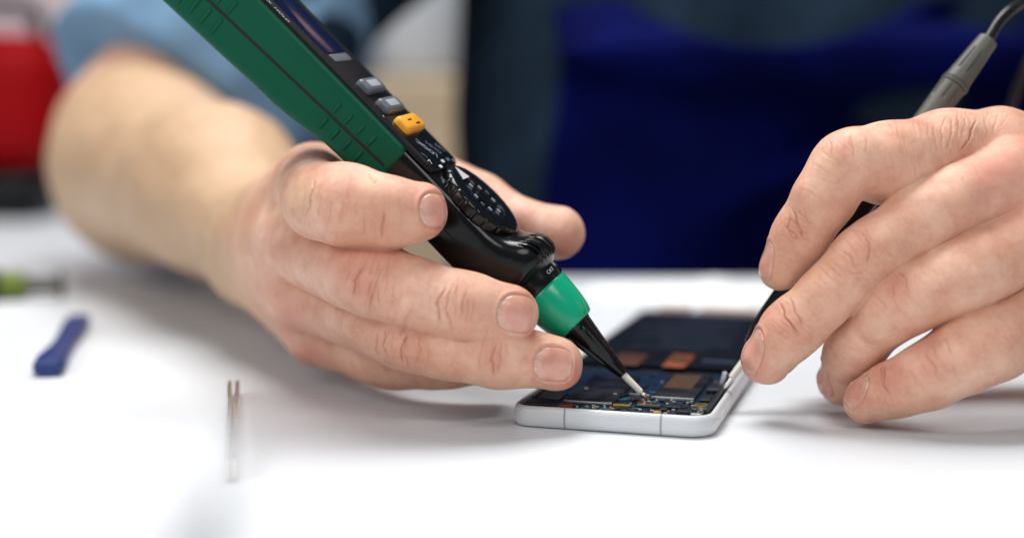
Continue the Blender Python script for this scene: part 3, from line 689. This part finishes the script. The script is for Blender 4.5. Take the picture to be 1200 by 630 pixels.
# ---- skin material
def skin_mat():
    m=bpy.data.materials.new('skin'); m.use_nodes=True; nt=m.node_tree; b=nt.nodes['Principled BSDF']; lk=nt.links.new
    N=nt.nodes.new
    def att(n): a=N('ShaderNodeAttribute'); a.attribute_name=n; return a.outputs['Fac']
    def noise(s,d=4,r=.55):
        n=N('ShaderNodeTexNoise'); n.inputs['Scale'].default_value=s; n.inputs['Detail'].default_value=d; n.inputs['Roughness'].default_value=r; lk(tc.outputs['Object'],n.inputs['Vector']); return n.outputs['Fac']
    def mr(v,a,b_,c,d):
        n=N('ShaderNodeMapRange'); lk(v,n.inputs['Value']); n.inputs[1].default_value=a;n.inputs[2].default_value=b_;n.inputs[3].default_value=c;n.inputs[4].default_value=d; return n.outputs[0]
    def math_(op,a,b_=None):
        n=N('ShaderNodeMath'); n.operation=op
        for i,x in enumerate((a,b_)):
            if x is None: continue
            if isinstance(x,(int,float)): n.inputs[i].default_value=x
            else: lk(x,n.inputs[i])
        return n.outputs[0]
    def mix(f,a,b_,bl='MIX'):
        n=N('ShaderNodeMix'); n.data_type='RGBA'; n.blend_type=bl
        if isinstance(f,(int,float)): n.inputs[0].default_value=f
        else: lk(f,n.inputs[0])
        for i,x in ((6,a),(7,b_)):
            if isinstance(x,tuple): n.inputs[i].default_value=x
            else: lk(x,n.inputs[i])
        return n.outputs[2]
    tc=N('ShaderNodeTexCoord')
    c=mix(mr(noise(55,5),.35,.68,0,1),(.68,.345,.225,1),(.84,.53,.385,1))
    c=mix(mr(noise(140,5,.65),.42,.72,0,.65),c,(.58,.23,.15,1))
    c=mix(mr(noise(900,3),.5,.75,0,.22),c,(.80,.60,.48,1))
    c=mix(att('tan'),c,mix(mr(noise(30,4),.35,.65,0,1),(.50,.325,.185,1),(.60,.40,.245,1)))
    c=mix(math_('MULTIPLY',att('red'),.74),c,(.60,.215,.150,1))
    c=mix(math_('MULTIPLY',att('yellow'),.38),c,(.78,.56,.31,1))
    c=mix(math_('MULTIPLY',att('crease'),.62),c,(.26,.07,.04,1))
    nailc=mix(mr(noise(250,3),.3,.7,0,1),(.60,.275,.20,1),(.69,.36,.275,1))
    c=mix(att('nail'),c,nailc)
    pal=math_('MULTIPLY',att('pale'),mr(noise(1500,3),.35,.6,.35,1.0))
    c=mix(math_('MULTIPLY',pal,.75),c,(.86,.74,.64,1))
    lk(c,b.inputs['Base Color'])
    b.inputs['Subsurface Weight'].default_value=.15; b.inputs['Subsurface Radius'].default_value=(1,.35,.18); b.inputs['Subsurface Scale'].default_value=.0045
    ro=mr(noise(1800,3),.3,.7,.34,.52); 
    n=N('ShaderNodeMix'); lk(att('nail'),n.inputs[0]); lk(ro,n.inputs[2]); n.inputs[3].default_value=.2; lk(n.outputs[0],b.inputs['Roughness'])
    b.inputs['Specular IOR Level'].default_value=.5; lk(math_('MULTIPLY',att('nail'),.35),b.inputs['Coat Weight']); b.inputs['Coat Roughness'].default_value=.12
    # pores and criss-cross micro lines
    def vor(s,sx,sy,rot):
        mp=N('ShaderNodeMapping'); mp.inputs['Scale'].default_value=(sx,sy,1); mp.inputs['Rotation'].default_value=rot; lk(tc.outputs['Object'],mp.inputs['Vector'])
        v=N('ShaderNodeTexVoronoi'); v.feature='DISTANCE_TO_EDGE'; v.inputs['Scale'].default_value=s; lk(mp.outputs[0],v.inputs['Vector']); return mr(v.outputs['Distance'],0,.14,0,1)
    h=math_('MULTIPLY',vor(1900,1,.45,(0,.3,.5)),.30); h=math_('ADD',h,math_('MULTIPLY',vor(2900,.5,1,(.4,0,-.6)),.22)); h=math_('ADD',h,math_('MULTIPLY',noise(500,6,.65),1.2))
    h=math_('MULTIPLY',h,math_('SUBTRACT',1,math_('MULTIPLY',att('nail'),.93)))
    bp=N('ShaderNodeBump'); bp.inputs['Strength'].default_value=.55; bp.inputs['Distance'].default_value=.00022; lk(h,bp.inputs['Height']); lk(bp.outputs[0],b.inputs['Normal'])
    return m
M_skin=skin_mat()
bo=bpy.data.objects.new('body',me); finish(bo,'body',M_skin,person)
# ---- clothes
def fold(p,amp,s):
    x,y,z_=p[:,0],p[:,1],p[:,2]
    return amp*(np.sin(x*.9*s+1.3*np.sin(y*.35*s)+z_*.4*s)+.6*np.sin(y*1.1*s+x*.5*s+2*np.sin(z_*.3*s))+.4*np.sin((x+y)*1.9*s+1))
class Off:
    def __init__(s,f): s.f=f
    def __call__(s,p): return s.f(p)
def fabric(name,col,sc,var=.12,rough=.85):
    m=mat(name,col,rough,spec=.04,var=(sc,var),bump=(1400,.4,.0004)); return m
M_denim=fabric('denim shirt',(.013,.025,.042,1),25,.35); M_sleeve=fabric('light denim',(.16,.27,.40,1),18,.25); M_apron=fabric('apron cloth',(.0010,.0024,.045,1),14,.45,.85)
El=np.array(E1)
shirt_t=Union([Cone(S1,NK+[-3,6,0],7.6,9),Cone(S2,NK+[3,6,0],7.6,9),Cone(NK+[-7,14,0],P(770,330,103),12.6,14),Cone(NK+[7,14,0],P(1010,330,103),12.6,14),Cone(NK+[7,14,0],P(1090,330,103),12.6,14),Cone(P(1500,100,86),S2,6.5,7.6)],3)
f1=lambda p: shirt_t(p)+fold(p,.22,.35)
V,Q=nets(f1,(-12,-62,66),(62,16,122),.6,slack=1)
me=np_mesh('shirt',W(V)-np.array(proot),Q); finish(bpy.data.objects.new('shirt',me),'shirt',M_denim,person)
e0=np.array(P(215,92,85)); e1=S1
slv=Union([Cone(e0,e1,6.4,7.6),Cone(e0,e0+(e1-e0)*.12,7.0,7.0)],1.)
dirn=(e1-e0)/np.linalg.norm(e1-e0)
def f2(p):
    t=(p-e0)@dirn
    return np.maximum(slv(p)+fold(p,.28,.5)*np.clip((t+2)/4,0,1),-(t+2.0))
V,Q=nets(f2,(-32,-46,72),(12,4,112),.4,slack=1); me=np_mesh('sleeve',W(V)-np.array(proot),Q); slo=finish(bpy.data.objects.new('sleeve',me),'sleeve',M_denim,person)
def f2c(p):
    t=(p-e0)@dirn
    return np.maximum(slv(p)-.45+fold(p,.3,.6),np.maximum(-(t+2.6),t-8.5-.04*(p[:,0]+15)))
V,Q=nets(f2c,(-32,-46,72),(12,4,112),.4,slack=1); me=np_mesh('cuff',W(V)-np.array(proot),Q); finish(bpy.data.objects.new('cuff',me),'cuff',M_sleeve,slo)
bul=Union([Ell(P(960,66,86.5),(15,2.0,4.2)),Ell(P(770,52,89),(7,2.2,3.4)),Cone(P(700,90,90),P(860,190,88.5),.8,1.4),Cone(P(1010,160,88.5),P(840,235,88.5),.7,1.2)],1.6)
def f3(p):
    X,Y=proj(p)
    d=smin(shirt_t(p)-.9+fold(p,.8,.26),bul(p),2.2)
    top=(54-((X-905)/165)**2*46-Y)/F*90       # bib edge
    side=(646+10*np.sin(Y*.02)-X)/F*92
    return np.maximum(np.maximum(d,top),np.maximum(side,p[:,2]-98))
V,Q=nets(f3,(-2,-16,78),(40,14,99),.35,slack=1); me=np_mesh('apron',W(V)-np.array(proot),Q); finish(bpy.data.objects.new('apron',me),'apron',M_apron,person)
# =================================================================== TABLE, SMALL THINGS, BACKGROUND
bm=bmesh.new(); out=[(-1.1,-.35),(1.1,-.35),(1.1,.815),(-.13,.815),(-.22,.88),(-.24,1.6),(-1.1,1.6)]
f=bm.faces.new([bm.verts.new((x,y,0)) for x,y in out]); r=bmesh.ops.extrude_face_region(bm,geom=[f]); bmesh.ops.translate(bm,verts=[g for g in r['geom'] if isinstance(g,bmesh.types.BMVert)],vec=(0,0,-.03))
nt=M_white.node_tree; bs_=nt.nodes['Principled BSDF']; src=bs_.inputs['Base Color'].links[0].from_socket
tcn=nt.nodes.new('ShaderNodeTexCoord'); last=src
for sc_,th_,col in ((75,.030,(.30,.27,.25,1)),(160,.022,(.42,.40,.38,1)),(38,.018,(.12,.11,.11,1))):
    vo=nt.nodes.new('ShaderNodeTexVoronoi'); vo.inputs['Scale'].default_value=sc_; nt.links.new(tcn.outputs['Object'],vo.inputs['Vector'])
    cmp=nt.nodes.new('ShaderNodeMapRange'); cmp.inputs[1].default_value=th_*.6; cmp.inputs[2].default_value=th_; cmp.inputs[3].default_value=1; cmp.inputs[4].default_value=0
    nt.links.new(vo.outputs['Distance'],cmp.inputs[0])
    sx=nt.nodes.new('ShaderNodeSeparateColor'); nt.links.new(vo.outputs['Color'],sx.inputs[0])
    g2=nt.nodes.new('ShaderNodeMath'); g2.operation='GREATER_THAN'; g2.inputs[1].default_value=.72; nt.links.new(sx.outputs[0],g2.inputs[0])
    ml=nt.nodes.new('ShaderNodeMath'); ml.operation='MULTIPLY'; nt.links.new(cmp.outputs[0],ml.inputs[0]); nt.links.new(g2.outputs[0],ml.inputs[1])
    mm=nt.nodes.new('ShaderNodeMix'); mm.data_type='RGBA'; nt.links.new(ml.outputs[0],mm.inputs[0]); nt.links.new(last,mm.inputs[6]); mm.inputs[7].default_value=col; last=mm.outputs[2]
nt.links.new(last,bs_.inputs['Base Color'])
tb=mk('table',bm,M_white,sharp=30); tag(tb,'smooth white table top that everything rests on','table')
# blue crimp sleeve
M_bl=mat('blue nylon',(.006,.026,.14,1),.4,spec=.5,var=(200,.15))
p0=T(93,383); p1=T(56,442); d_=(p1-p0); ln=d_.length; a_=math.atan2(d_.y,d_.x)
bs=empty('crimp_terminal',Matrix.Translation(p0)@Matrix.Rotation(a_,4,'Z'),'small blue plastic crimp terminal lying on the table at the left','terminal')
bm=bmesh.new(); n=24; rings=[]
for t,w,h in ((0,.0034,.0035),(.01,.0050,.005),(.14,.0052,.0058),(.30,.0048,.0052),(.42,.0043,.0048),(.56,.0043,.0048),(.70,.0047,.0053),(.88,.0056,.0062),(.985,.0055,.0058),(1,.0044,.004)):
    rings.append([(t*ln,w*math.copysign(abs(math.cos(2*math.pi*i/n))**.7,math.cos(2*math.pi*i/n)),h/2+.0012+h/1.7*math.copysign(abs(math.sin(2*math.pi*i/n))**.7,math.sin(2*math.pi*i/n))) for i in range(n)])
mn=min(v[2] for r_ in rings for v in r_); rings=[[(x,y,z_-mn) for x,y,z_ in r_] for r_ in rings]
loft(bm,rings); mk('sleeve',bm,M_bl,bs)
bm=bmesh.new(); box(bm,(-.001,0,.003),(.003,.003,.0012),.0004); mk('metal_barrel',bm,M_metal,bs)
# white cloth at the back of the table
bm=bmesh.new(); nx_,ny_=60,24; gv=[]
cA=T(690,326); cB=T(905,330)
for j in range(ny_+1):
    row=[]
    for i in range(nx_+1):
        u=i/nx_; v_=j/ny_; e=math.sin(math.pi*u)**.5*math.sin(math.pi*v_)**.6
        h=(.004+.004*math.exp(-((u-.55)/.16)**2)+.003*math.sin(9*u+3*v_)+.0025*math.sin(17*u-6*v_+1)+.002*math.sin(23*v_+8*u))*e
        row.append(bm.verts.new((cA.x+(cB.x-cA.x)*u+.004*math.sin(7*v_+u*3),.715+.075*v_+.006*math.sin(8*u),.0006+max(h,0)*.6)))
    gv.append(row)
for j in range(ny_):
    for i in range(nx_): bm.faces.new((gv[j][i],gv[j][i+1],gv[j+1][i+1],gv[j+1][i]))
cl=mk('cloth',bm,fabric('white cloth',(.76,.78,.80,1),30,.04),sharp=0); tag(cl,'rumpled white cloth lying at the back edge of the table behind the phone','cloth')
md=cl.modifiers.new('thickness','SOLIDIFY'); md.thickness=.0006
# tweezers
p0=T(274,462); q0=T(272,640)
dv=(q0-p0).normalized(); a_=math.atan2(dv.y,dv.x)
tw=empty('tweezers',Matrix.Translation(p0)@Matrix.Rotation(a_,4,'Z'),'steel tweezers lying on the table with their tips towards the hand','tweezers')
M_brass=mat('warm steel',(.66,.62,.56,1),.28,metal=1,var=(80,.2))
for sd in (1,-1):
    bm=bmesh.new(); rings=[]
    for x,y,w,z_ in ((0,.0012,.0028,.0050),(.004,.0012,.0030,.0056),(.02,.0012,.0030,.0062),(.05,.0007,.0034,.008),(.08,.0009,.004,.009),(.115,.0008,.004,.006)):
        rings.append([(x,sd*y+sd*.0008,0.0001),(x,sd*y-sd*.0006,0.0001),(x,sd*y-sd*.0006,z_),(x,sd*y+sd*.0008,z_)])
    loft(bm,rings); bmesh.ops.bevel(bm,geom=bm.edges[:],offset=.0002,segments=2,affect='EDGES'); mk('arm',bm,M_brass,tw)
# lime green and black tool
p0=T(76,349); p1=T(-60,353); dv=p1-p0; a_=math.atan2(dv.y,dv.x)
sc=empty('screwdriver',Matrix.Translation(p0)@Matrix.Rotation(a_,4,'Z'),'lime green and black screwdriver handle lying at the left edge','screwdriver')
def revx(name,prof,m,par,n=32,z0=.006,wob=None):
    bm=bmesh.new(); loft(bm,[[(x,r*math.cos(2*math.pi*i/n)*(wob(i/n) if wob else 1),z0+r*math.sin(2*math.pi*i/n)*(wob(i/n) if wob else 1)) for i in range(n)] for x,r in prof]); return mk(name,bm,m,par)
revx('collar',[(0,.005),(.0015,.0065),(.003,.0065),(.004,.004),(.016,.0042),(.020,.0060)],M_probe,sc,z0=.007)
revx('handle',[(.018,.006),(.022,.0068),(.05,.0072),(.08,.007),(.10,.005)],mat('lime plastic',(.11,.16,.006,1),.35),sc,z0=.0075,wob=lambda t:1+.05*math.cos(t*2*math.pi*6))
revx('grip_band',[(.030,.0071),(.031,.0076),(.034,.0076),(.035,.0071)],M_blackm,sc,z0=.0075)
# white thing close to the lens, lower left
fb=Vector(PW(0,0,1))
bx=empty('white_box',Matrix.Translation((-.093,.155,0)),'white plastic box close to the camera in the blurred lower left corner','box')
M_wb=mat('white plastic',(.80,.81,.83,1),.5,var=(20,.01))
bm=bmesh.new(); box(bm,(0,0,.0297),(.112,.085,.0594),.006,seg=4); mk('container',bm,M_wb,bx)
bm=bmesh.new(); box(bm,(0,0,.0618),(.116,.089,.005),.0022,seg=3); mk('lid',bm,M_wb,bx)
# red tool case with black base
M_red=mat('red plastic',(.28,.002,.004,1),.6,spec=.08,var=(12,.15)); 
Zc=1.18
c0=PW(18,150,118)
tc_=empty('tool_case',Matrix.Translation((c0.x,c0.y,0)),'red tool case with a black base standing far back at the left','tool case')
bm=bmesh.new(); box(bm,(-.01,0,.088),(.105,.10,.108),.034,seg=6); mk('shell',bm,M_red,tc_)
bm=bmesh.new(); box(bm,(-.02,0,.018),(.10,.10,.034),.008,seg=3); mk('base',bm,M_blackm,tc_)
bm=bmesh.new(); tube(bm,catmull([(-.045,-.01,.138),(-.042,-.01,.158),(-.01,-.01,.163),(.022,-.01,.158),(.025,-.01,.138)],6),.006,12); mk('handle',bm,M_blackm,tc_)
bm=bmesh.new(); box(bm,(-.028,-.052,.055),(.020,.010,.030),.004); mk('latch',bm,mat('orange plastic',(.5,.05,.01,1),.4),tc_)
# pale box further back
c0=PW(60,40,150); sb=empty('storage_box',Matrix.Translation((c0.x,c0.y,0)),'pale pinkish storage box behind the red tool case','storage box')
bm=bmesh.new(); box(bm,(0,0,.11),(.16,.12,.22),.012,seg=3); mk('container',bm,mat('pale plastic',(.62,.50,.52,1),.5,var=(8,.1)),sb)
bm=bmesh.new(); box(bm,(0,0,.229),(.165,.125,.018),.006,seg=3); mk('lid',bm,mat('cool white plastic',(.70,.72,.76,1),.5),sb)
# beige cabinet and white mug-like jar in the gap between arm and body
c0=PW(500,150,150); cb=empty('wooden_cabinet',Matrix.Translation((c0.x,c0.y,0)),'pale beige wooden cabinet far behind the pen multimeter','cabinet')
M_wood=mat('pale wood',(.50,.38,.25,1),.55,var=(14,.12))
zt=(11.1+(86-86)/1)*.01
bm=bmesh.new(); box(bm,(.0,0,-.33),(.105,.20,.88),.01,seg=3); mk('carcass',bm,M_wood,cb)
bm=bmesh.new(); box(bm,(0,-.104,-.35),(.092,.012,.80),.004); mk('door',bm,M_wood,cb)
c1=PW(500,40,150); jr=empty('kettle',Matrix.Translation((c1.x-.005,c1.y,.111)),'blurred pale grey rounded container standing on the beige cabinet','container')
bm=bmesh.new(); n=40; loft(bm,[[(r*math.cos(2*math.pi*i/n),r*math.sin(2*math.pi*i/n),z_) for i in range(n)] for z_,r in ((0,.040),(.003,.045),(.03,.050),(.08,.047),(.12,.038),(.126,.036))])
mk('vessel',bm,mat('pale grey plastic',(.55,.57,.60,1),.35),jr)
bm=bmesh.new(); loft(bm,[[(r*math.cos(2*math.pi*i/n),r*math.sin(2*math.pi*i/n),z_) for i in range(n)] for z_,r in ((.125,.036),(.132,.037),(.14,.02),(.155,.008),(.165,.008))]); mk('lid',bm,M_grey,jr)
bm=bmesh.new(); box(bm,(0,2.6,.6),(5,.05,3.6)); wl=mk('background_wall',bm,mat('grey blue wall',(.16,.22,.30,1),.8,var=(3,.15)),None,False); wl['kind']='structure'
bm=bmesh.new(); box(bm,(0,1.3,-.80),(5,4,.02)); fl=mk('floor',bm,mat('grey floor',(.12,.12,.13,1),.6,var=(3,.2)),None,False); fl['kind']='structure'
# =================================================================== CAMERA AND LIGHT
cd=bpy.data.cameras.new('camera'); co=bpy.data.objects.new('camera',cd); C.objects.link(co)
co.location=(0,0,H*.01); co.rotation_euler=(math.pi/2-PIT,0,0)
cd.sensor_width=36; cd.lens=F/1200*36; cd.clip_start=.01; cd.clip_end=50
cd.dof.use_dof=True; cd.dof.focus_distance=.475; cd.dof.aperture_fstop=52.8/17; cd.dof.aperture_blades=0
bpy.context.scene.camera=co
w=bpy.data.worlds.new('World'); bpy.context.scene.world=w; w.use_nodes=True
w.node_tree.nodes['Background'].inputs[0].default_value=(.80,.88,1,1); w.node_tree.nodes['Background'].inputs[1].default_value=.23
def area(name,loc,tgt,sx,sy,e,col=(1,1,1)):
    l=bpy.data.lights.new(name,'AREA'); l.shape='RECTANGLE'; l.size=sx; l.size_y=sy; l.energy=e; l.color=col
    o=bpy.data.objects.new(name,l); C.objects.link(o); o.location=loc
    o.rotation_euler=(Vector(tgt)-Vector(loc)).to_track_quat('-Z','Y').to_euler(); return o
area('softbox',(-.10,.75,1.05),(.03,.48,.03),.75,.50,16.5,(1,.995,.98))
area('left_fill',(-.9,-.15,.75),(.0,.48,.04),.7,.7,5.5,(1,.99,.98))  # added soft fill from the front left, not a real window
area('front_fill',(.35,-.35,.85),(.03,.48,.03),.5,.5,4,(1,.985,.965))  # added fill above the camera to brighten the skin
vs=bpy.context.scene.view_settings; vs.view_transform='Standard'; vs.look='None'; vs.exposure=0; vs.gamma=1
